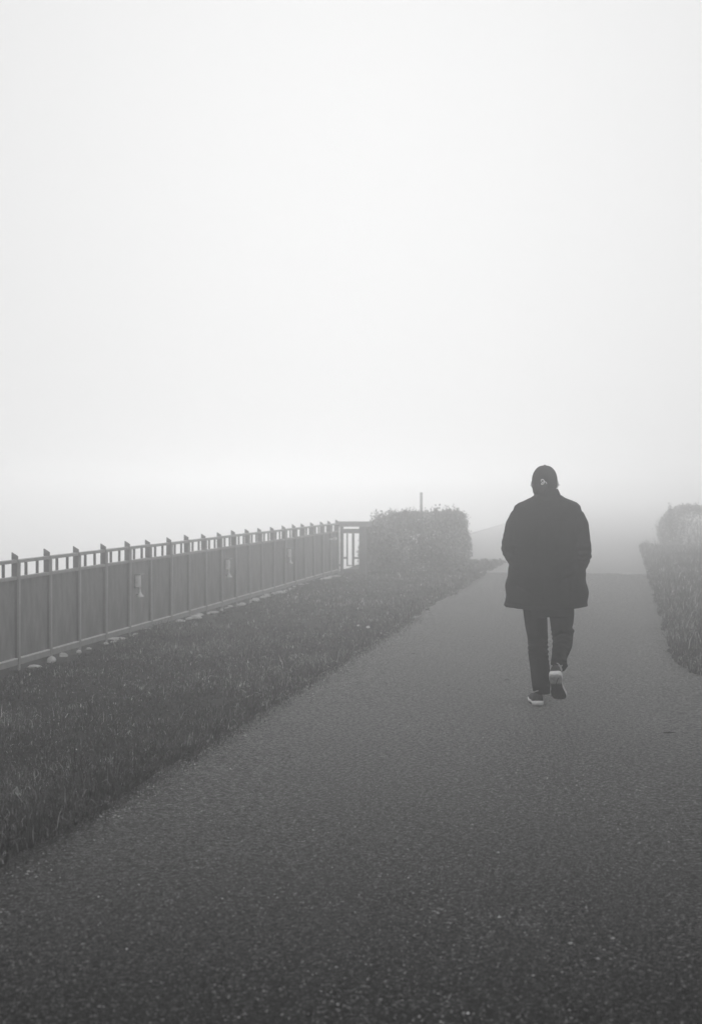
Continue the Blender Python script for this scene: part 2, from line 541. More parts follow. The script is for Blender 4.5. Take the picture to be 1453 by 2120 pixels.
# flat bar post: web across the fence with slanted top, and a flange on the path side
bm = bmesh.new()
web = [(-0.062, -0.02), (-0.006, -0.02), (-0.006, 1.008), (-0.062, 1.042)]
for yy in (-0.011, 0.011):
    bm.faces.new([bm.verts.new((a, yy, b)) for a, b in web])
bm.verts.ensure_lookup_table()
for i in range(4):
    j = (i + 1) % 4
    bm.faces.new([bm.verts[i], bm.verts[j], bm.verts[4 + j], bm.verts[4 + i]])
bmesh.ops.bevel(bm, geom=list(bm.edges), offset=0.0022, segments=1, affect='EDGES')
web_me = bpy.data.meshes.new('post'); bmesh.ops.recalc_face_normals(bm, faces=bm.faces); bm.to_mesh(web_me); bm.free(); web_me.materials.append(M_post)
def mesh_box(name, m, *a, bevel=0.0):
    b = bmesh.new(); box(b, *a, bevel=bevel)
    me = bpy.data.meshes.new(name); bmesh.ops.recalc_face_normals(b, faces=b.faces); b.to_mesh(me); b.free(); me.materials.append(m)
    return me
g = 0.026
fl_me = mesh_box('flange', M_rail, -0.004, 0.012, -0.024, 0.024, -0.02, 0.978, bevel=0.003)
foot_me = mesh_box('foot_plate', M_post, -0.075, 0.0, -0.03, 0.03, -0.03, 0.062, bevel=0.004)
top_me = mesh_box('top_rail', M_rail, -0.052, 0.004, g, BAY - g, 0.950, 0.980, bevel=0.004)
mid_me = mesh_box('middle_rail', M_rail, -0.046, 0.004, g, BAY - g, 0.804, 0.832, bevel=0.004)
bot_me = mesh_box('bottom_rail', M_rail, -0.046, 0.006, g, BAY - g, 0.055, 0.108, bevel=0.005)
pan_me = mesh_box('panel', M_panel, -0.038, -0.022, g, BAY - g, 0.1105, 0.8015)
bal_me = mesh_box('baluster', M_post, -0.038, -0.014, -0.009, 0.009, 0.834, 0.948, bevel=0.002)
lip_me = mesh_box('capping', M_bright, -0.020, 0.0085, g + 0.004, BAY - g - 0.004, 0.1075, 0.1175, bevel=0.001)
for k in range(K0, NB + 1):
    y = k * BAY
    p = link('post', web_me, None, fence); p.location = (0, y + random.uniform(-.006, .006), random.uniform(-.008, .008)); p.rotation_euler = (random.uniform(-.006, .006), random.uniform(-.012, .012), 0)
    q = link('flange', fl_me, None, p)
    q = link('foot_plate', foot_me, None, p)
    if k < NB:
        dz = random.uniform(-0.003, 0.003)
        for nm, me in (('top_rail', top_me), ('middle_rail', mid_me), ('bottom_rail', bot_me), ('panel', pan_me)):
            o = link(nm, me, None, fence); o.location = (0, y, dz)
            if nm == 'bottom_rail':
                link('capping', lip_me, None, o)
        for t in (0.31, 0.66):
            o = link('baluster', bal_me, None, fence); o.location = (0, y + t * BAY + random.uniform(-.008, .008), dz)

# pale fixtures hung on three of the panels
M_fix = mat('fixture_white_metal', 0.62, 0.5, 0.15, 30)
def fixture(k, label):
    f = empty('wall_fixture', (FX - 0.022, FY0 + (k + 0.40) * BAY, 0.42))
    tag(f, label, 'fixture', 'pale fixtures hung on the fence panels')
    bm = bmesh.new(); box(bm, 0.0, 0.008, -0.075, 0.075, 0.10, 0.245, 0.003)
    bm_obj('back_plate', bm, M_post, f)
    bm = bmesh.new(); box(bm, 0.008, 0.06, -0.085, -0.015, 0.105, 0.24, 0.014)
    bm_obj('housing', bm, M_fix, f, True)
    bm = bmesh.new(); box(bm, 0.008, 0.07, -0.085, 0.085, 0.243, 0.255, 0.004)
    bm_obj('hood', bm, M_rail, f)
    bm = bmesh.new()
    prof = [(0.007, 0.115), (0.008, 0.07), (0.014, 0.045), (0.030, 0.02), (0.040, 0.012), (0.040, 0.004), (0.034, 0.002)]
    rings = []
    for r_, z_ in prof:
        rings.append([bm.verts.new((0.046 + r_ * math.cos(a), -0.02 + 1.25 * r_ * math.sin(a), z_)) for a in np.linspace(0, 2 * np.pi, 17)[:-1]])
    for a, b in zip(rings, rings[1:]):
        for i in range(16):
            bm.faces.new((a[i], a[(i + 1) % 16], b[(i + 1) % 16], b[i]))
    bm.faces.new(rings[0]); bm.faces.new(rings[-1])
    bm_obj('flared_cup', bm, M_fix, f, True)
    bm = bmesh.new(); box(bm, 0.0, 0.044, -0.032, -0.008, 0.022, 0.034, 0.003)
    bm_obj('bracket', bm, M_post, f)
fixture(3, 'pale hooded fixture with flared cup, the nearest on the fence panels')
fixture(8, 'pale hooded fixture with flared cup, the middle one on the fence')
fixture(13, 'faint pale fixture with flared cup, the farthest on the fence')

# small white box near the far end of the fence
wb = tag(empty('junction_box', (FX + 0.012, FY0 + 18.2 * BAY, 0.70)), 'tiny white box under the middle rail near the far fence end', 'box')
bm = bmesh.new(); box(bm, 0.0, 0.06, -0.06, 0.06, -0.02, 0.03, 0.006); bm_obj('case', bm, M_fix, wb)
bm = bmesh.new(); box(bm, -0.03, 0.0, -0.2, -0.04, -0.015, 0.015, 0.004); bm_obj('arm', bm, M_bright, wb)

# stones under the fence
M_stone = mat('white_stone', 0.62, 0.85, 0.3, 18, 0.5, 50)
def stone_mesh(seed, flat):
    rr = random.Random(seed)
    bm = bmesh.new()
    bmesh.ops.create_icosphere(bm, subdivisions=2, radius=1)
    off = Vector((rr.uniform(0, 50), 0, 0))
    for v in bm.verts:
        v.co *= 1 + 0.32 * mnoise.noise(v.co * 1.3 + off) + 0.12 * mnoise.noise(v.co * 3.1 + off)
        v.co.z = max(v.co.z, -0.55) * flat
    me = bpy.data.meshes.new('stone'); bm.to_mesh(me); bm.free(); me.materials.append(M_stone)
    return me
stone_meshes = [stone_mesh(i, f) for i, f in enumerate((0.75, 0.6, 0.45, 0.35, 0.8))]
ORD = ['first', 'second', 'third', 'fourth', 'fifth', 'sixth', 'seventh']
def post_phrase(k):
    if k <= 3: return 'the %s post left of the nearest fixture' % ORD[3 - k]
    if k <= 8: return 'the %s post right of the nearest fixture' % ORD[k - 4]
    if k <= 13: return 'the %s post right of the middle fixture' % ORD[k - 9]
    return 'the %s post right of the farthest fixture' % ORD[k - 14]
rs = random.Random(21)
for k in range(-1, NB):
    y0 = FY0 + k * BAY
    for (dx, dy, sx, sy, mi, what) in ((0.02, -0.11, .030, .045, 0, 'blocky whitish stone just before '), (0.055, 0.13, .06, .085, 3, 'flat whitish stone just beyond '),
                                       (-0.02, 0.44, .036, .07, 1, 'whitish stone half a bay beyond ')):
        if rs.random() < (0.18, 0.25, 0.45)[(0, 3, 1).index(mi)]:
            continue
        o = link('stone', stone_meshes[rs.choice([mi, mi, (mi + 1) % 5, (mi + 2) % 5])], None)
        s_ = rs.lognormvariate(0, 0.33)
        o.location = (FX + dx + rs.uniform(-.03, .03), y0 + dy + rs.uniform(-.06, .09), 0.008 + rs.uniform(0, .016))
        o.scale = (sx * s_ * 1.1, sy * s_ * rs.uniform(.7, 1.4), 0.042 * rs.uniform(0.55, 1.15) * s_ ** .5)
        o.rotation_euler = (rs.uniform(-.15, .15), rs.uniform(-.15, .15), rs.uniform(-.8, .8))
        tag(o, what + post_phrase(k), 'stone', 'whitish stones under the fence')

# barred return at the far end of the fence
GY = FY0 + NB * BAY + 0.42
gate = tag(empty('gate', (0.04, GY, 0)), 'low barred gate between the fence end and the clipped hedge', 'gate')
def gpart(name, m, *a, bevel=0.003):
    bm = bmesh.new(); box(bm, *a, bevel=bevel); return bm_obj(name, bm, m, gate)
gpart('post', M_post, -5.315, -5.255, -0.03, 0.03, -0.02, 0.98)
gpart('post', M_post, -4.95, -4.80, -0.03, 0.03, -0.02, 0.99)
gpart('top_beam', M_rail, -5.36, -4.72, -0.035, 0.045, 0.90, 1.0)
gpart('lower_beam', M_post, -5.253, -4.952, -0.02, 0.02, 0.775, 0.86)
gpart('bar', M_post, -5.195, -5.168, -0.012, 0.012, 0.15, 0.773)
gpart('bar', M_post, -5.09, -5.045, -0.012, 0.012, 0.15, 0.773)
gpart('crossbar', M_post, -5.253, -5.197, -0.01, 0.01, 0.29, 0.325)
gpart('crossbar', M_post, -5.043, -4.952, -0.01, 0.01, 0.29, 0.325)
gpart('bottom_rail', M_rail, -5.166, -5.092, -0.014, 0.014, 0.15, 0.175)
gpart('bottom_rail', M_post, -5.253, -4.952, -0.02, 0.02, 0.04, 0.10)
# thin stake before the gate
st = tag(empty('stake', (-5.12, 29.6, 0)), 'thin dark stake standing on the lawn before the barred gate', 'stake')
bm = bmesh.new(); box(bm, -0.012, 0.012, -0.012, 0.012, -0.05, 0.56, 0.003); bm_obj('shaft', bm, M_panel, st)
bm = bmesh.new(); box(bm, -0.03, 0.03, -0.016, 0.016, 0.20, 0.24, 0.003); bm_obj('collar', bm, M_panel, st)

# post behind the hedge
pl = tag(empty('marker_post', (-4.62, 38.0, 0)), 'slim grey post rising behind the clipped hedge', 'post')
bm = bmesh.new()
bmesh.ops.create_cone(bm, cap_ends=True, segments=14, radius1=0.036, radius2=0.032, depth=1.56, matrix=Matrix.Translation((0, 0, 0.74)))
bm_obj('shaft', bm, M_rail, pl, False)
bm = bmesh.new()
bmesh.ops.create_cone(bm, cap_ends=True, segments=14, radius1=0.04, radius2=0.02, depth=0.02, matrix=Matrix.Translation((0, 0, 1.53)))
bm_obj('cap', bm, M_panel, pl)

# ------------------------------------------------------------------ foliage
M_leaf = mat('hedge_leaf', 0.17, 0.6, attr='tone', trans=0.45, spec=0.35)
M_stem = mat('woody_stem', 0.07, 0.9, 0.4, 20)

def leaves(name, pos, size, tone, parent, up=0.35):
    n = len(pos)
    d = rng.normal(0, 1, (n, 3)); d[:, 2] += up; d /= np.linalg.norm(d, axis=1)[:, None]
    t = rng.normal(0, 1, (n, 3)); t -= (t * d).sum(1)[:, None] * d; t /= np.linalg.norm(t, axis=1)[:, None]
    nn = np.cross(d, t)
    s = size[:, None]
    V = np.empty((n, 4, 3), np.float32)
    V[:, 0] = pos
    V[:, 1] = pos + d * s * 0.5 + t * s * 0.3 + nn * s * 0.08
    V[:, 2] = pos + d * s
    V[:, 3] = pos + d * s * 0.5 - t * s * 0.3 + nn * s * 0.08
    b = (np.arange(n) * 4)[:, None]
    loops = np.concatenate([b, b + 1, b + 2, b, b + 2, b + 3], 1).ravel()
    me = np_mesh(name, V.reshape(-1, 3), loops, np.arange(2 * n) * 3, np.full(2 * n, 3), {'tone': np.repeat(tone, 4)})
    return tag(link(name, me, M_leaf, parent), kind='stuff')

def stems(name, segs, parent, m=M_stem):
    bm = bmesh.new()
    for a, b, r0, r1 in segs:
        a, b = Vector(a), Vector(b)
        q = (b - a).to_track_quat('Z', 'Y').to_matrix().to_4x4()
        bmesh.ops.create_cone(bm, cap_ends=True, segments=6, radius1=r0, radius2=r1, depth=(b - a).length, matrix=Matrix.Translation((a + b) / 2) @ q)
    return tag(bm_obj(name, bm, m, parent), kind='stuff')

def hedge(name, x0, x1, y0, y1, hl, hr, nleaf, label):
    cx, cy = (x0 + x1) / 2, (y0 + y1) / 2
    h = tag(empty(name, (cx, cy, 0)), label, 'hedge')
    # shell-weighted leaf cloud in a clipped, slightly bulging box
    u = rng.uniform(-1, 1, (nleaf, 3))
    face = rng.integers(0, 3, nleaf)
    depth = 1 - np.abs(rng.exponential(0.10, nleaf)).clip(0, 0.9)
    for a in range(3):
        k = face == a
        sg = np.sign(u[k, a]); sg[sg == 0] = 1
        if a == 2: sg = np.where(rng.uniform(0, 1, k.sum()) < 0.85, 1, sg)
        u[k, a] = sg * depth[k]
    X = u[:, 0] * (x1 - x0) / 2; Y = u[:, 1] * (y1 - y0) / 2
    t = (X / (x1 - x0) + 0.5)
    H = hl * (1 - t) + hr * t
    lump = 0.05 * np.sin(X * 5.1 + u[:, 2] * 3) + 0.05 * np.sin(Y * 4.3 + X * 2.2 + u[:, 2] * 5) + 0.03 * np.sin(X * 11 + Y * 7)
    H = H * (1 + 0.5 * lump)
    Z = (u[:, 2] * 0.5 + 0.5) * H
    bulge = 1 + 0.10 * np.sin(np.clip(Z / H, 0, 1) * np.pi) + lump * 0.8
    X = X * (1 + (bulge - 1) * 0.5); Y = Y * (1 + (bulge - 1) * 0.5)
    q = np.clip(Z / H, 0, 1)
    rnd = 1 - 0.10 * q ** 5
    X = X * rnd; Y = Y * rnd
    Z = Z * (1 - 0.07 * np.abs(u[:, 0]) ** 6 - 0.05 * np.abs(u[:, 1]) ** 6)
    pos = np.stack([X, Y, Z], 1) + rng.normal(0, 0.032, (nleaf, 3))
    # gaps
    gap = np.sin(X * 8.3 + Z * 6.1) * np.sin(Z * 9.7 + Y * 5.0 + 1) + 0.4 * np.sin(X * 17 + Z * 15)
    k = (gap < 0.75) | (rng.uniform(0, 1, nleaf) < 0.35)
    pos = pos[k]
    pos[:, 2] = np.maximum(pos[:, 2], 0.0)
    tone = rng.lognormal(0, 0.4, len(pos)) * (1 + 0.3 * np.sin(pos[:, 0] * 6 + pos[:, 2] * 5))
    # shoots standing out of the top
    sh = []
    segs = []
    for i in range(60):
        px = random.uniform(x0, x1) - cx; py = random.uniform(y0, y0 + (y1 - y0) * 0.5) - cy
        tt = px / (x1 - x0) + 0.5
        hz0 = (hl * (1 - tt) + hr * tt)
        ln = random.uniform(0.03, 0.16)
        tip = Vector((px + random.uniform(-.05, .05), py + random.uniform(-.05, .05), hz0 + ln))
        segs.append(((px, py, hz0 - 0.2), tuple(tip), 0.004, 0.002))
        for j in range(9):
            f = j / 8
            sh.append((px + (tip.x - px) * f + random.gauss(0, .012), py + (tip.y - py) * f, hz0 + ln * f * 1.05))
    sh = np.array(sh)
    leaves('foliage', np.concatenate([pos, sh]), rng.uniform(0.03, 0.065, len(pos) + len(sh)), np.concatenate([tone, rng.lognormal(0, .3, len(sh))]), h)
    for i in range(int((x1 - x0) * 5)):
        px = -(x1 - x0) / 2 + (i + 0.5) / 5; py = random.uniform(-.3, .3) * (y1 - y0)
        base = Vector((px, py, -0.03))
        for j in range(4):
            e = Vector((px + random.uniform(-.25, .25), py + random.uniform(-.4, .4), random.uniform(.55, .8) * hl))
            segs.append((tuple(base), tuple(e), 0.014, 0.005))
    stems('stems', segs, h)
    return h

hedge('hedge', -4.93, -3.22, 31.15, 34.6, 1.03, 1.14, 60000, 'clipped leafy hedge block standing between the gate and the path')

hedge('hedge', 1.18, 5.2, 45.6, 52.0, 1.05, 1.28, 34000, 'faint fogged hedge beyond the right verge at the picture edge')

# ------------------------------------------------------------------ crack, leaves, pebbles, daisies
M_crack = mat('crack_dust', 0.07, 0.9, 0.4, 60)
cp = [(-0.43, 11.95), (-0.407, 11.55), (-0.33, 10.6), (-0.279, 9.99), (-0.291, 9.46), (-0.379, 8.83), (-0.372, 8.4), (-0.352, 7.92), (-0.323, 7.48), (-0.321, 7.0),
      (-0.364, 6.4), (-0.355, 6.1), (-0.367, 5.9), (-0.361, 5.6), (-0.375, 5.2)]
pts = []
for (a, b) in zip(cp, cp[1:]):
    for t in np.linspace(0, 1, 9)[:-1]:
        pts.append((a[0] * (1 - t) + b[0] * t + random.gauss(0, .004), a[1] * (1 - t) + b[1] * t))
bm = bmesh.new()
prev = None
for (x, y) in pts:
    w = random.uniform(0.0006, 0.0024)
    z = 0.012 * (1 - (2 * (x - PATH_L) / (PATH_R - PATH_L) - 1) ** 2) - 0.012 + 0.0055
    cur = (bm.verts.new((x - w, y, z)), bm.verts.new((x + w, y, z)))
    if prev:
        bm.faces.new((prev[0], prev[1], cur[1], cur[0]))
    prev = cur
bm_obj('crack', bm, M_crack, path)

M_dleaf = mat('dead_leaf', 0.012, 0.6, 0.4, 40)
def leaf(x, y, ln, rz, label, curl=0.25):
    bm = bmesh.new()
    n = 9
    rows = []
    for i in range(n):
        t = i / (n - 1)
        w = 0.24 * ln * math.sin(math.pi * min(1, t * 0.93 + 0.05)) ** 0.8
        zc = 0.004 + curl * ln * (abs(t - 0.5) ** 1.6) * 0.6
        rows.append([bm.verts.new(((t - .5) * ln, -w, zc + 0.35 * w)), bm.verts.new(((t - .5) * ln, 0, zc)), bm.verts.new(((t - .5) * ln, w, zc + 0.3 * w))])
    for a, b in zip(rows, rows[1:]):
        bm.faces.new((a[0], a[1], b[1], b[0])); bm.faces.new((a[1], a[2], b[2], b[1]))
    bmesh.ops.solidify(bm, geom=list(bm.faces), thickness=0.0012)
    o = bm_obj('fallen_leaf', bm, M_dleaf, None, True)
    o.location = (x, y, 0.002); o.rotation_euler = (0, 0, rz)
    tag(o, label, 'leaf', 'dark leaves fallen on the path')
# px -> metres worked out beforehand on the ground plane
leaf(-0.95, 13.70, 0.055, 0.15, 'dark leaf on the path just left of the walking person')
leaf(-1.278, 13.0, 0.045, -0.2, 'dark leaf on the mid path, the rightmost of a loose cluster')
leaf(-1.388, 13.25, 0.035, 0.3, 'small dark leaf in the middle of a loose cluster on the path')
leaf(-1.60, 12.89, 0.022, 0.9, 'tiny dark leaf on the path, leftmost of a loose cluster')
leaf(-1.995, 15.77, 0.05, 0.1, 'faint leaf farthest back on the left half of the path')
leaf(0.305, 10.88, 0.085, 0.1, 'large dark leaf at the right edge of the path')
leaf(-0.142, 10.76, 0.035, 0.2, 'thin dark leaf on the path right of the crack')
leaf(-0.407, 10.53, 0.015, 0.8, 'dark leaf crumb on the path just left of the crack')
leaf(-2.346, 9.43, 0.022, 0.3, 'dark leaf crumb beside the lawn edge')
leaf(-2.11, 9.10, 0.028, -0.2, 'small dark leaf on the path a step from the lawn edge')
leaf(-1.012, 9.72, 0.02, 0.5, 'tiny dark leaf alone in the middle of the near path')

M_peb = mat('pale_pebble', 0.34, 0.7, 0.3, 60, 0.3, 200)
def pebble(x, y, s, label, seed):
    rr = random.Random(seed)
    bm = bmesh.new()
    bmesh.ops.create_icosphere(bm, subdivisions=2, radius=1)
    off = Vector((rr.uniform(0, 50), 3, 0))
    for v in bm.verts:
        v.co *= 1 + 0.5 * mnoise.noise(v.co * 1.2 + off) + 0.2 * mnoise.noise(v.co * 2.7 + off)
        v.co = Vector((v.co.x * s, v.co.y * s * 0.7, v.co.z * s * 0.36))
    o = bm_obj('pebble', bm, M_peb)
    o.location = (x, y, s * 0.14)
    o.rotation_euler = (0, 0, rr.uniform(-.5, .5))
    tag(o, label, 'pebble', 'larger pebbles on the near path')
pebble(-0.177, 5.79, 0.0095, 'largest pale pebble low on the path, nearest the crack', 1)
pebble(-0.03, 5.88, 0.0085, 'greyer rounded pebble to the right of the largest pebble', 2)
pebble(-0.079, 5.615, 0.0075, 'small pale pebble below and between two larger ones', 4)
pebble(-0.285, 5.384, 0.0075, 'pale pebble nearest the bottom of the picture', 5)
pebble(0.076, 7.488, 0.008, 'pale pebble standing alone on the right of the near path', 6)

M_petal = mat('white_petal', 0.7, 0.6, trans=0.2)
M_disc = mat('flower_centre', 0.3, 0.8)
M_fstem = mat('flower_stem', 0.07, 0.8)
def daisy(x, y, s, label):
    f = tag(empty('daisy', (x, y, 0)), label, 'flower', 'white flowers in the lawn')
    bm = bmesh.new()
    for i in range(14):
        a = i * 2 * math.pi / 14
        ca, sa = math.cos(a), math.sin(a)
        def P(r_, w, z): return bm.verts.new((ca * r_ - sa * w, sa * r_ + ca * w, z))
        z0 = 0.075
        v = [P(.2 * s, -.05 * s, z0), P(.2 * s, .05 * s, z0), P(.75 * s, .16 * s, z0 + .12 * s), P(s, 0, z0 + .2 * s), P(.75 * s, -.16 * s, z0 + .12 * s)]
        bm.faces.new(v)
    o = bm_obj('petals', bm, M_petal, f)
    o.rotation_euler = (R(38), 0, 0)
    o.location = (0, -0.02, 0.02)
    bm = bmesh.new(); bmesh.ops.create_uvsphere(bm, u_segments=10, v_segments=6, radius=s * .26, matrix=Matrix.Translation((0, -0.066, 0.08)))
    bm_obj('disc', bm, M_disc, f, True)
    bm = bmesh.new(); bmesh.ops.create_cone(bm, cap_ends=True, segments=6, radius1=.0015, radius2=.0013, depth=.1, matrix=Matrix.Translation((0, -0.055, 0.03)) @ Matrix.Rotation(R(12), 4, 'X'))
    bm_obj('stem', bm, M_fstem, f)
daisy(-2.762, 17.95, 0.024, 'larger white flower in the lawn close to the path edge')
daisy(-2.906, 18.15, 0.016, 'smaller white flower in the lawn, left of the larger one')

# ------------------------------------------------------------------ the walking person
M_skin = mat('skin', 0.36, 0.6, 0.12, 30)
M_coat = mat('coat_fabric', 0.010, 0.92, 0.35, 26, 0.3, 500, spec=0.08)
M_jean = mat('dark_denim', 0.010, 0.9, 0.4, 30, 0.35, 420, spec=0.08)
M_cap = mat('cap_cotton', 0.022, 0.95, 0.3, 40, 0.4, 500, spec=0.05)
M_emb = mat('emblem_thread', 0.85, 0.7)
M_upper = mat('shoe_upper', 0.03, 0.7, 0.4, 40, 0.3, 300)
M_midsole = mat('white_midsole', 0.72, 0.6, 0.15, 60)
M_pipe = mat('shoe_piping', 0.38, 0.6)
M_eye = mat('eye', 0.6, 0.2)

def outsole_mat():
    m = bpy.data.materials.new('rubber_outsole')
    m.use_nodes = True
    nt = m.node_tree; b = nt.nodes['Principled BSDF']
    tc = nt.nodes.new('ShaderNodeTexCoord')
    sx = nt.nodes.new('ShaderNodeSeparateXYZ'); nt.links.new(tc.outputs['Object'], sx.inputs[0])
    # two rubbers: a pale heel pad and a dark forefoot
    mr = nt.nodes.new('ShaderNodeMapRange'); mr.inputs[1].default_value = 0.075; mr.inputs[2].default_value = 0.10
    mr.inputs[3].default_value = 0.42; mr.inputs[4].default_value = 0.05
    nt.links.new(sx.outputs['Y'], mr.inputs[0])
    n = nt.nodes.new('ShaderNodeTexNoise'); n.inputs['Scale'].default_value = 45; n.inputs['Detail'].default_value = 5
    nt.links.new(tc.outputs['Object'], n.inputs['Vector'])
    m2 = nt.nodes.new('ShaderNodeMapRange'); m2.inputs[1].default_value = 0.3; m2.inputs[2].default_value = 0.7
    m2.inputs[3].default_value = 0.7; m2.inputs[4].default_value = 1.2
    nt.links.new(n.outputs['Fac'], m2.inputs[0])
    mu = nt.nodes.new('ShaderNodeMath'); mu.operation = 'MULTIPLY'
    nt.links.new(mr.outputs[0], mu.inputs[0]); nt.links.new(m2.outputs[0], mu.inputs[1])
    nt.links.new(mu.outputs[0], b.inputs['Base Color'])
    b.inputs['Roughness'].default_value = 0.8
    return m
M_outsole = outsole_mat()

PX, PY = -0.5516, 12.17
def tube(bm, pts, seg=20, cap=True):
    """pts: (x,y,z,ra,rb); ra across (local x), rb the other way"""
    P = [Vector(p[:3]) for p in pts]
    rings = []
    n = len(P)
    for i in range(n):
        d = (P[min(i + 1, n - 1)] - P[max(i - 1, 0)]).normalized()
        a = Vector((1, 0, 0)); a = (a - d * a.dot(d))
        if a.length < 0.2: a = Vector((0, 1, 0)) - d * d.y
        a.normalize(); b = d.cross(a)
        rings.append([bm.verts.new(P[i] + a * pts[i][3] * math.cos(t) + b * pts[i][4] * math.sin(t)) for t in np.linspace(0, 2 * np.pi, seg + 1)[:-1]])
    for r0, r1 in zip(rings, rings[1:]):
        for i in range(seg):
            bm.faces.new((r0[i], r0[(i + 1) % seg], r1[(i + 1) % seg], r1[i]))
    bm.faces.new(list(reversed(rings[0]))); bm.faces.new(rings[-1])

def ball(bm, c, r, seg=16):
    g = bmesh.ops.create_uvsphere(bm, u_segments=seg, v_segments=seg // 2 + 2, radius=1)
    for v in g['verts']:
        v.co = Vector((c[0] + v.co.x * r[0], c[1] + v.co.y * r[1], c[2] + v.co.z * r[2]))

def loft(bm, rings, seg=40, pw=2.4):
    """rings: (z, xl, xr, yb, yf) ; superellipse; yb = back (towards -y), yf = front"""
    R_ = []
    for (z, xl, xr, yb, yf, *zz) in rings:
        cx, hw = (xl + xr) / 2, (xr - xl) / 2
        cy, hd = (yb + yf) / 2, (yf - yb) / 2
        ring = []
        for t in np.linspace(0, 2 * np.pi, seg + 1)[:-1]:
            c, s_ = math.cos(t), math.sin(t)
            ring.append(bm.verts.new((cx + hw * math.copysign(abs(c) ** (2 / pw), c), cy + hd * math.copysign(abs(s_) ** (2 / pw), s_), z + (zz[0](c, s_) if zz else 0))))
        R_.append(ring)
    for r0, r1 in zip(R_, R_[1:]):
        for i in range(seg):
            bm.faces.new((r0[i], r0[(i + 1) % seg], r1[(i + 1) % seg], r1[i]))
    bm.faces.new(list(reversed(R_[0]))); bm.faces.new(R_[-1])

def fuse(bm, voxel, smooth_it=4, factor=0.5):
    """one continuous surface from overlapping volumes"""
    bmesh.ops.recalc_face_normals(bm, faces=bm.faces)
    me = bpy.data.meshes.new('tmp'); bm.to_mesh(me); bm.free()
    o = bpy.data.objects.new('tmp', me); COL.objects.link(o)
    md = o.modifiers.new('r', 'REMESH'); md.mode = 'VOXEL'; md.voxel_size = voxel
    if smooth_it:
        ms = o.modifiers.new('s', 'SMOOTH'); ms.iterations = smooth_it; ms.factor = factor
    dg = bpy.context.evaluated_depsgraph_get()
    ev = o.evaluated_get(dg)
    res = bpy.data.meshes.new_from_object(ev)
    bpy.data.objects.remove(o); bpy.data.meshes.remove(me)
    return res

def wrinkle(me, fn):
    n = len(me.vertices)
    co = np.empty(n * 3, np.float32); me.vertices.foreach_get('co', co); co = co.reshape(-1, 3).astype(float)
    no = np.empty(n * 3, np.float32); me.vertices.foreach_get('normal', no); no = no.reshape(-1, 3)
    d = fn(co)
    co = co + no * d[:, None]
    me.vertices.foreach_set('co', co.astype(np.float32).ravel()); me.update()

def nz(co, sx, sy, sz, off=0.0):
    return np.array([mnoise.noise((c[0] * sx + off, c[1] * sy + off, c[2] * sz)) for c in co])

# body: one surface (head with face, neck, trunk, arms, hands in the pockets, legs, feet)
HX, HY = -0.016, 0.035
bm = bmesh.new()
ball(bm, (HX, HY - 0.01, 1.668), (0.078, 0.097, 0.095))                # skull
ball(bm, (HX, HY + 0.045, 1.61), (0.060, 0.062, 0.085))                # face
ball(bm, (HX, HY + 0.075, 1.555), (0.036, 0.035, 0.03))                # chin
tube(bm, [(HX, HY + 0.100, 1.645, .009, .010), (HX, HY + 0.118, 1.615, .012, .014), (HX, HY + 0.112, 1.600, .016, .012)], 10)   # nose
ball(bm, (HX, HY + 0.092, 1.655), (0.05, 0.016, 0.012))                # brow
ball(bm, (HX, HY + 0.098, 1.578), (0.024, 0.013, 0.010))               # lips
for s_ in (-1, 1):
    ball(bm, (HX + s_ * 0.089, HY + 0.006, 1.636), (0.014, 0.022, 0.032), 12)   # ear
    ball(bm, (HX + s_ * 0.04, HY + 0.075, 1.61), (0.026, 0.025, 0.028))         # cheek
tube(bm, [(-0.006, 0.0, 1.43, .075, .075), (-0.008, 0.008, 1.50, .062, .062), (-0.012, 0.02, 1.60, .056, .06)], 16)
loft(bm, [(0.80, -.165, .165, -.10, .10), (0.90, -.175, .175, -.12, .12), (1.0, -.165, .165, -.11, .13), (1.12, -.165, .165, -.10, .13), (1.28, -.18, .18, -.11, .12), (1.40, -.175, .175, -.10, .09), (1.46, -.11, .11, -.07, .07)], 24)
for s_, el, wr, hd in ((-1, (-.245, -.035, 1.15), (-.215, .13, 1.02), (-.165, .175, .95)), (1, (.247, -.035, 1.115), (.222, .13, 1.0), (.172, .175, .93))):
    tube(bm, [(s_ * .165, 0, 1.42, .05, .05), (s_ * .205, -.01, 1.34, .048, .048), (*el, .038, .038), ((el[0] + wr[0]) / 2, (el[1] + wr[1]) / 2, (el[2] + wr[2]) / 2, .036, .036), (*wr, .026, .026), (hd[0], hd[1], hd[2], .028, .016)], 14)
    wv, hv = Vector(wr), Vector(hd)
    dv = (hv - wv).normalized()
    for i, (o_, ln) in enumerate(((-.026, .060), (-.009, .072), (.009, .068), (.026, .052))):
        a = hv + Vector((o_ * .6, o_ * .3, o_ * .4)); b = a + dv * ln * .5; c = b + (dv + Vector((-s_ * .4, -.1, -.4))).normalized() * ln * .5
        tube(bm, [(*a, .009, .009), (*b, .0085, .0085), (*c, .007, .007)], 8)
    a = wv + dv * .03; b = a + (dv + Vector((0, .5, .6))).normalized() * .04; c = b + dv * .03
    tube(bm, [(*a, .012, .012), (*b, .010, .010), (*c, .008, .008)], 8)
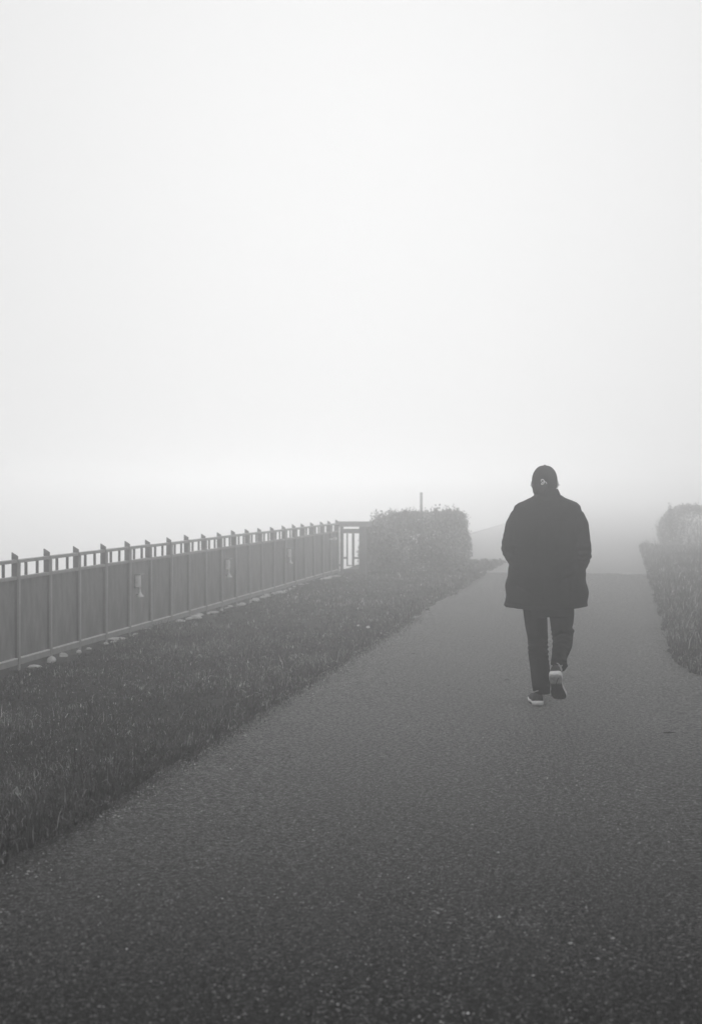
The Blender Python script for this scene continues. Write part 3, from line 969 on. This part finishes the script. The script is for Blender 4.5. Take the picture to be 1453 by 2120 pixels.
# legs of the body follow the trousers
tube(bm, [(-.085, 0, .90, .085, .09), (-.082, .01, .70, .075, .08), (-.064, .03, .47, .052, .055), (-.052, .01, .33, .052, .055), (-.035, 0.0, .10, .034, .036)], 14)
tube(bm, [(-.036, -0.02, .06, .03, .035), (-.06, .06, .045, .034, .03), (-.085, .15, .035, .036, .02)], 12)
tube(bm, [(.09, 0, .90, .085, .09), (.105, .07, .70, .075, .08), (.115, .14, .52, .052, .055), (.108, -.06, .42, .05, .052), (.098, -.245, .335, .033, .035)], 14)
tube(bm, [(.092, -.275, .31, .03, .03), (.10, -.21, .21, .032, .03), (.112, -.15, .11, .034, .022)], 12)
me = fuse(bm, 0.0065, 3)
me.materials.append(M_skin)
person = link('person', me, None, None, True)
person.location = (PX, PY, 0)
tag(person, 'person in dark coat, jeans and cap walking away with hands in pockets', 'person')
for s_ in (-1, 1):
    bm = bmesh.new(); bmesh.ops.create_uvsphere(bm, u_segments=12, v_segments=8, radius=0.0115, matrix=Matrix.Translation((HX + s_ * 0.031, HY + 0.094, 1.64)))
    bm_obj('eye', bm, M_eye, person, True)

# jacket
bm = bmesh.new()
def hem(c, s_):       # hem hangs lower at the middle of the back
    return -0.022 * (1 - abs(c)) + (0.012 if s_ > 0 else 0)
loft(bm, [(0.735, -.308, .307, -.185, .20, hem), (0.80, -.303, .305, -.183, .20), (0.90, -.294, .298, -.178, .20), (1.00, -.283, .286, -.170, .195), (1.10, -.270, .268, -.165, .185),
          (1.22, -.252, .25, -.168, .165), (1.33, -.242, .244, -.160, .145), (1.40, -.243, .250, -.145, .125), (1.445, -.246, .254, -.130, .110), (1.476, -.236, .246, -.115, .097),
          (1.498, -.208, .224, -.100, .088), (1.515, -.165, .183, -.090, .082), (1.532, -.118, .132, -.082, .078), (1.552, -.092, .106, -.074, .075)], 44, 2.5)
# sleeves: shoulder, elbow, into the pocket
tube(bm, [(-.155, 0, 1.425, .056, .072), (-.198, -.003, 1.385, .079, .084), (-.220, -.008, 1.335, .080, .082), (-.234, -.015, 1.26, .079, .080), (-.249, -.03, 1.185, .079, .078), (-.253, -.035, 1.15, .077, .074),
          (-.243, .02, 1.105, .068, .068), (-.228, .09, 1.06, .062, .062), (-.213, .15, 1.01, .058, .058)], 20)
tube(bm, [(.162, 0, 1.425, .056, .072), (.203, -.003, 1.385, .077, .084), (.226, -.008, 1.335, .079, .082), (.240, -.015, 1.25, .078, .080), (.250, -.03, 1.17, .079, .078), (.255, -.035, 1.117, .077, .074),
          (.245, .02, 1.07, .068, .068), (.230, .09, 1.03, .062, .062), (.216, .15, .985, .058, .058)], 20)
# pocket pouches
ball(bm, (-.175, .185, .94), (.085, .045, .12)); ball(bm, (.18, .185, .92), (.085, .045, .12))
me = fuse(bm, 0.0065, 5)
def coat_folds(co):
    x, y, z = co[:, 0], co[:, 1], co[:, 2]
    d = 0.006 * nz(co, 4, 4, 3.0) + 0.0035 * nz(co, 11, 9, 7, 5.0) + 0.0012 * nz(co, 40, 40, 30, 9.0)
    # long soft folds falling from the shoulder blades
    back = np.clip(-y / 0.12, 0, 1)
    for x0, w, a, lean in ((-.105, .028, .007, .05), (.115, .03, .007, -.06), (.02, .045, .004, .02), (-.2, .02, .006, -.03), (.205, .02, .006, .05)):
        xx = x - x0 - lean * (z - 1.0)
        d += a * np.exp(-(xx / w) ** 2) * back * np.clip((1.42 - z) / .15, 0, 1) * np.clip((z - .72) / .15, 0.2, 1)
    # drag lines from the pockets across the small of the back
    for s0, zc, sl in ((-1, 1.03, .35), (1, .99, .30), (-1, .93, .5), (1, 1.10, .55)):
        t = z - (zc + sl * (np.abs(x) - .28))
        k = np.clip(s0 * x / .1, 0, 1) * np.clip((.30 - np.abs(x)) / .08, 0, 1) * back
        d += -.006 * np.exp(-(t / .012) ** 2) * k + .005 * np.exp(-((t - .03) / .018) ** 2) * k
    # bunching at the elbows
    for s0, zc in ((-1, 1.15), (1, 1.115)):
        k = np.clip((s0 * x - .17) / .05, 0, 1) * np.exp(-((z - zc) / .09) ** 2)
        d += .005 * k * np.sin((z - .35 * y) * 125 + 2 * x) * (0.5 + nz(co, 9, 9, 9, 2.0))
    # hem welt and yoke seam
    d += .0035 * np.exp(-((z - (.765 - .02 * np.cos(x * 5))) / .006) ** 2) * -1
    d += -.0022 * np.exp(-((z - 1.375 + .02 * np.abs(x) * 4) / .004) ** 2) * back
    d += -.002 * np.exp(-(x / .0035) ** 2) * back * (z < 1.36) 
    # buckled side edge
    d += .006 * np.sin(z * 38 + x * 3) * np.clip((np.abs(x) - .24) / .05, 0, 1) * np.clip((1.0 - z) / .05, 0, 1)
    return d
wrinkle(me, coat_folds)
me.materials.append(M_coat)
jacket = link('jacket', me, None, person, True)
tag(jacket, 'dark hip length coat with raised collar')
# collar: a standing band with an open top
bm = bmesh.new()
rings = []
for (z, hw, hd, cx, cy) in ((1.515, .108, .088, .006, .004), (1.55, .098, .084, .004, .008), (1.588, .089, .086, -.004, .012), (1.596, .085, .082, -.004, .012), (1.588, .080, .077, -.004, .012), (1.53, .072, .066, .002, .008)):
    ring = []
    for t in np.linspace(0, 2 * np.pi, 41)[:-1]:
        c, s_ = math.cos(t), math.sin(t)
        fr = max(0, s_) ** 3
        ring.append(bm.verts.new((cx + hw * c, cy + hd * s_ * (1 + .15 * fr), z - .035 * fr + .006 * c + .002 * math.sin(5 * t))))
    rings.append(ring)
for a, b in zip(rings, rings[1:]):
    for i in range(40):
        bm.faces.new((a[i], a[(i + 1) % 40], b[(i + 1) % 40], b[i]))
bm_obj('collar', bm, M_coat, jacket, True)

# trousers
bm = bmesh.new()
loft(bm, [(0.66, -.165, .175, -.10, .11), (0.74, -.175, .19, -.115, .12), (0.90, -.18, .19, -.12, .125)], 28, 2.3)
tube(bm, [(-.090, .0, .76, .090, .105), (-.080, .008, .655, .086, .10), (-.075, .018, .589, .083, .094), (-.066, .028, .50, .0755, .083), (-.064, .025, .45, .073, .079), (-.0565, .01, .347, .073, .079),
          (-.044, .0, .25, .073, .079), (-.035, -.005, .18, .073, .079), (-.0325, -.005, .115, .066, .078), (-.032, -.005, .088, .056, .072)], 24)
tube(bm, [(.110, .01, .76, .092, .105), (.111, .05, .655, .090, .10), (.110, .09, .589, .082, .09), (.112, .115, .53, .081, .084), (.116, .10, .485, .075, .078), (.1155, .04, .450, .071, .074),
          (.106, -.08, .405, .063, .069), (.099, -.15, .375, .054, .064), (.100, -.205, .345, .058, .068), (.106, -.235, .318, .060, .07)], 24)
me = fuse(bm, 0.006, 3)
def jean_folds(co):
    x, y, z = co[:, 0], co[:, 1], co[:, 2]
    L = x < .03
    d = 0.003 * nz(co, 9, 9, 6) + 0.0015 * nz(co, 25, 25, 18, 3.0)
    kl = np.where(L, np.exp(-((z - .42) / .07) ** 2), np.exp(-((z - .50) / .06) ** 2))
    d += .007 * kl * np.sin(z * 190 + 3 * np.sin(x * 40)) * (0.6 + nz(co, 14, 14, 10, 6.0))
    bl = np.where(L, np.exp(-((z - .13) / .05) ** 2), np.exp(-((y + .24) / .05) ** 2))
    d += .005 * bl * np.sin(z * 150 + x * 25) * (0.6 + nz(co, 12, 12, 12, 8.0))
    d += np.where(~L, .010 * np.exp(-((z - .545) / .012) ** 2) * np.clip((x - .15) / .03, 0, 1) - .006 * np.exp(-((z - .575) / .014) ** 2) * np.clip((x - .15) / .03, 0, 1), 0)
    return d
wrinkle(me, jean_folds)
me.materials.append(M_jean)
trousers = link('trousers', me, None, person, True)
tag(trousers, 'dark straight jeans creased behind the knees')

# cap: dome, rim band, button, peak
cap_rings = [(1.7705, .012), (1.768, .030), (1.758, .050), (1.742, .0665), (1.722, .0790), (1.698, .0875), (1.672, .0915), (1.645, .0915), (1.615, .0895), (1.590, .0865), (1.566, .0825)]
bm = bmesh.new()
seg = 48
rows = []
for i, (z, hw) in enumerate(cap_rings):
    ring = []
    for j in range(seg):
        t = j * 2 * math.pi / seg
        c, s_ = math.cos(t), math.sin(t)
        hd = hw * 1.17
        f = max(0, (1.70 - z) / 0.135)
        # the rim is low at the nape and rises over the ears to the forehead
        side = 0.5 + 0.5 * s_
        lift = f * 0.095 * side ** 2.2 + f * 0.010 * c
        seam = 0.0012 * (abs(math.sin(3 * t + .0)) < 0.10)
        r_ = 1 - seam / max(hw, .02) + 0.006 * math.sin(5 * t + z * 40)
        wx = hw if s_ < 0.2 else max(hw, .088 if f > .2 else hw)
        ring.append(bm.verts.new((HX + wx * c * r_ - 0.012 * f * 0, HY - 0.006 + hd * s_ * r_, z + lift)))
    rows.append(ring)
for a, b in zip(rows, rows[1:]):
    for j in range(seg):
        bm.faces.new((a[j], a[(j + 1) % seg], b[(j + 1) % seg], b[j]))
bm.faces.new(rows[0])
bmesh.ops.recalc_face_normals(bm, faces=bm.faces)
cap = bm_obj('cap', bm, M_cap, person, True)
sm = cap.modifiers.new('shell', 'SOLIDIFY'); sm.thickness = 0.003; sm.offset = 1
sb = cap.modifiers.new('sub', 'SUBSURF'); sb.levels = 1; sb.render_levels = 1
tag(cap, 'dark baseball cap with pale emblem on the back')
bm = bmesh.new(); bmesh.ops.create_uvsphere(bm, u_segments=10, v_segments=6, radius=1, matrix=Matrix.Translation((HX, HY - .006, 1.775)) @ Matrix.Diagonal((.008, .008, .004, 1)))
bm_obj('button', bm, M_cap, cap, True)
bm = bmesh.new()
rows = []
for i in range(7):
    u = i / 6
    row = []
    for j in range(15):
        a = R(20) + R(140) * j / 14
        rr = .098 + .068 * u * math.sin(a) ** .6
        row.append(bm.verts.new((HX + .90 * rr * math.cos(a), HY + .008 + rr * math.sin(a) * 1.02, 1.662 - .022 * u - .016 * abs(math.cos(a)))))
    rows.append(row)
for a, b in zip(rows, rows[1:]):
    for j in range(14):
        bm.faces.new((a[j], a[j + 1], b[j + 1], b[j]))
bmesh.ops.solidify(bm, geom=list(bm.faces), thickness=.003)
bm_obj('peak', bm, M_cap, cap, True)

# emblem stitched on the back of the cap
def cap_y(x, z):
    hw = np.interp(-z, [-r_[0] for r_ in cap_rings], [r_[1] for r_ in cap_rings])
    t = max(0.0, 1 - ((x - HX) / hw) ** 2)
    return HY - 0.006 - hw * 1.17 * math.sqrt(t) - 0.0032
def emb(u, v):   # emblem drawing units -> cap x, z
    return (u - 694) / 12.1 / 281 - 0.0196, 1.651 - (v - 585) / 12.1 / 281
strokes = [[(638, 578, 6), (638, 550, 9), (644, 528, 11), (668, 520, 11), (694, 533, 11), (710, 556, 10), (718, 576, 8)],
           [(722, 578, 7), (694, 584, 8), (664, 602, 10), (646, 628, 12), (650, 650, 9), (676, 646, 8), (700, 622, 9), (712, 600, 8), (722, 578, 7)],
           [(720, 577, 7), (742, 582, 8), (760, 598, 8), (774, 634, 4)]]
bm = bmesh.new()
for st_ in strokes:
    sx, sy, sw = (np.array(q, float) for q in zip(*st_))
    tt = np.linspace(0, len(st_) - 1, len(st_) * 6)
    def sp(a):   # smooth interpolation
        k = np.arange(len(a)); out = np.interp(tt, k, a)
        for _ in range(3):
            out[1:-1] = .25 * out[:-2] + .5 * out[1:-1] + .25 * out[2:]
        return out
    X_, Y_, W_ = sp(sx), sp(sy), sp(sw)
    prev = None
    for i in range(len(tt)):
        i0, i1 = max(i - 1, 0), min(i + 1, len(tt) - 1)
        dx, dy = X_[i1] - X_[i0], Y_[i1] - Y_[i0]; l = math.hypot(dx, dy) or 1
        nx_, ny_ = -dy / l, dx / l
        cur = []
        for q in (-1, 0, 1):
            ex, ez = emb(X_[i] + nx_ * W_[i] * q, Y_[i] + ny_ * W_[i] * q)
            cur.append(bm.verts.new((ex, cap_y(ex, ez) - (0.0018 if q == 0 else 0.0), ez)))
        if prev:
            bm.faces.new((prev[0], prev[1], cur[1], cur[0])); bm.faces.new((prev[1], prev[2], cur[2], cur[1]))
        prev = cur
o = bm_obj('emblem', bm, M_emb, cap)
sm = o.modifiers.new('t', 'SOLIDIFY'); sm.thickness = 0.0015; sm.offset = 0
tag(o, 'pale looped emblem stitched on the back of the cap')

# shoes: built flat with the heel at y=0 and the toe at y=0.29, then posed
def shoe(mx, side, label):
    s = empty('shoe'); s.parent = person
    s.matrix_local = mx
    tag(s, label)
    prof = [(0.0, .026, 0), (0.008, .034, 0), (0.03, .040, 0), (.06, .041, .001), (.10, .037, .004), (.14, .038, .006), (.18, .045, .007), (.22, .049, .005), (.25, .045, .003), (.275, .033, .001), (.289, .015, 0)]
    def outline(y, w, k): return [(-w * (1.0), y), (w, y)]
    def slab(name, z0, z1, grow, m, top_curve=True):
        bm = bmesh.new()
        lo, hi = [], []
        for (y, w, sh) in prof:
            cxs = sh * side
            w2 = w + grow
            yy = (y - .145) * (1 + grow / .145) + .145
            lift = .016 * max(0, (y - .20) / .09) ** 2
            heel = .012 * max(0, (.06 - y) / .06)
            a = [bm.verts.new((cxs - w2 * .96, yy, z0 + lift)), bm.verts.new((cxs + w2 * .96, yy, z0 + lift))]
            b = [bm.verts.new((cxs - w2, yy, z1 + lift + heel)), bm.verts.new((cxs + w2, yy, z1 + lift + heel))]
            lo.append(a); hi.append(b)
        n = len(prof)
        for i in range(n - 1):
            bm.faces.new((lo[i][0], lo[i][1], lo[i + 1][1], lo[i + 1][0]))
            bm.faces.new((hi[i][0], hi[i + 1][0], hi[i + 1][1], hi[i][1]))
            for q in (0, 1):
                bm.faces.new((lo[i][q], lo[i + 1][q], hi[i + 1][q], hi[i][q]))
        for i in (0, n - 1):
            bm.faces.new((lo[i][0], lo[i][1], hi[i][1], hi[i][0]))
        bmesh.ops.recalc_face_normals(bm, faces=bm.faces)
        es = [e for e in bm.edges if len(e.link_faces) == 2 and e.calc_face_angle(0) > 0.9]
        bmesh.ops.bevel(bm, geom=es, offset=.003, segments=2, affect='EDGES')
        o = bm_obj(name, bm, m, s, True)
        return o
    slab('midsole', .0075, .030, .003, M_midsole)
    slab('outsole', .0, .0072, .0, M_outsole)
    # upper
    bm = bmesh.new()
    ups = [(0.0, .024, .060, .03), (.012, .034, .078, .0), (.035, .038, .088, 0), (.065, .039, .090, 0), (.095, .037, .092, 0), (.125, .038, .088, 0), (.155, .040, .076, 0), (.19, .044, .062, 0), (.225, .045, .052, 0), (.255, .040, .042, 0), (.278, .027, .030, 0)]
    rings = []
    for (y, w, h, _) in ups:
        sh = np.interp(y, [p[0] for p in prof], [p[2] for p in prof]) * side
        lift = .016 * max(0, (y - .20) / .09) ** 2
        ring = []
        for t in np.linspace(0, math.pi, 15):
            c, s2 = math.cos(t), math.sin(t)
            ring.append(bm.verts.new((sh + w * math.copysign(abs(c) ** .75, c), y, .022 + lift + h * s2 ** .7)))
        rings.append(ring)
    for a, b in zip(rings, rings[1:]):
        for i in range(14):
            bm.faces.new((a[i], a[i + 1], b[i + 1], b[i]))
        bm.faces.new((a[0], b[0], b[14], a[14]))
    bm.faces.new(rings[0]); bm.faces.new(rings[-1])
    o = bm_obj('upper', bm, M_upper, s, True)
    # collar piping round the ankle opening
    bm = bmesh.new()
    prev = None; first = None
    for t in np.linspace(0, 2 * math.pi, 29)[:-1]:
        c, s2 = math.cos(t), math.sin(t)
        y = .052 + .050 * s2; xx = .0335 * c
        zc = .098 + .016 * max(0, -s2) ** 2
        cur = []
        for q in np.linspace(0, 2 * math.pi, 7)[:-1]:
            rr = .0042
            cur.append(bm.verts.new((xx + rr * math.cos(q) * c, y + rr * math.cos(q) * s2, zc + rr * math.sin(q))))
        if prev:
            for i in range(6): bm.faces.new((prev[i], prev[(i + 1) % 6], cur[(i + 1) % 6], cur[i]))
        else: first = cur
        prev = cur
    for i in range(6): bm.faces.new((prev[i], prev[(i + 1) % 6], first[(i + 1) % 6], first[i]))
    bm_obj('collar_piping', bm, M_pipe, s, True)
    # flex groove along the outsole
    bm = bmesh.new()
    pr = None
    for (y, xx, w) in ((.018, -.024, .001), (.05, -.010, .0022), (.09, .004, .0026), (.13, .010, .0026), (.17, .014, .002), (.20, .015, .001)):
        cur = (bm.verts.new((side * xx - w, y, -.0006)), bm.verts.new((side * xx + w, y, -.0006)))
        if pr: bm.faces.new((pr[0], pr[1], cur[1], cur[0]))
        pr = cur
    g_ = bmesh.ops.extrude_face_region(bm, geom=list(bm.faces))
    for v in g_['geom']:
        if isinstance(v, bmesh.types.BMVert): v.co.z += .003
    bm_obj('groove', bm, M_upper, s)
    # lugs
    lug = mesh_box('lug', M_upper, -.005, .005, -.004, .004, -.0012, .002, bevel=.001)
    for y in np.arange(.145, .27, .016):
        w = np.interp(y, [p[0] for p in prof], [p[1] for p in prof]) - .012
        for xx in np.arange(-w, w + .001, .016):
            if abs(xx * side - .012) < .006: continue
            l_ = link('lug', lug, None, s); l_.location = (xx + .006 * side, y, .016 * max(0, (y - .20) / .09) ** 2)
    return s
# left foot flat on the ground, toe turned out a little
shoe(Matrix.Translation((-.054, -.075, .004)) @ Matrix.Rotation(R(11), 4, 'Z'), 1, 'dark running shoe planted flat with white midsole')
# right foot lifted behind, sole turned to the viewer
mR = Matrix.Translation((.076, -.345, .262)) @ Matrix.Rotation(R(-9), 4, 'Z') @ Matrix.Rotation(R(-44), 4, 'X') @ Matrix.Rotation(R(-6), 4, 'Y') @ Matrix.Diagonal((1.12, 1.05, 1.05, 1))
shoe(mR, -1, 'dark running shoe lifted with its sole turned to the viewer')
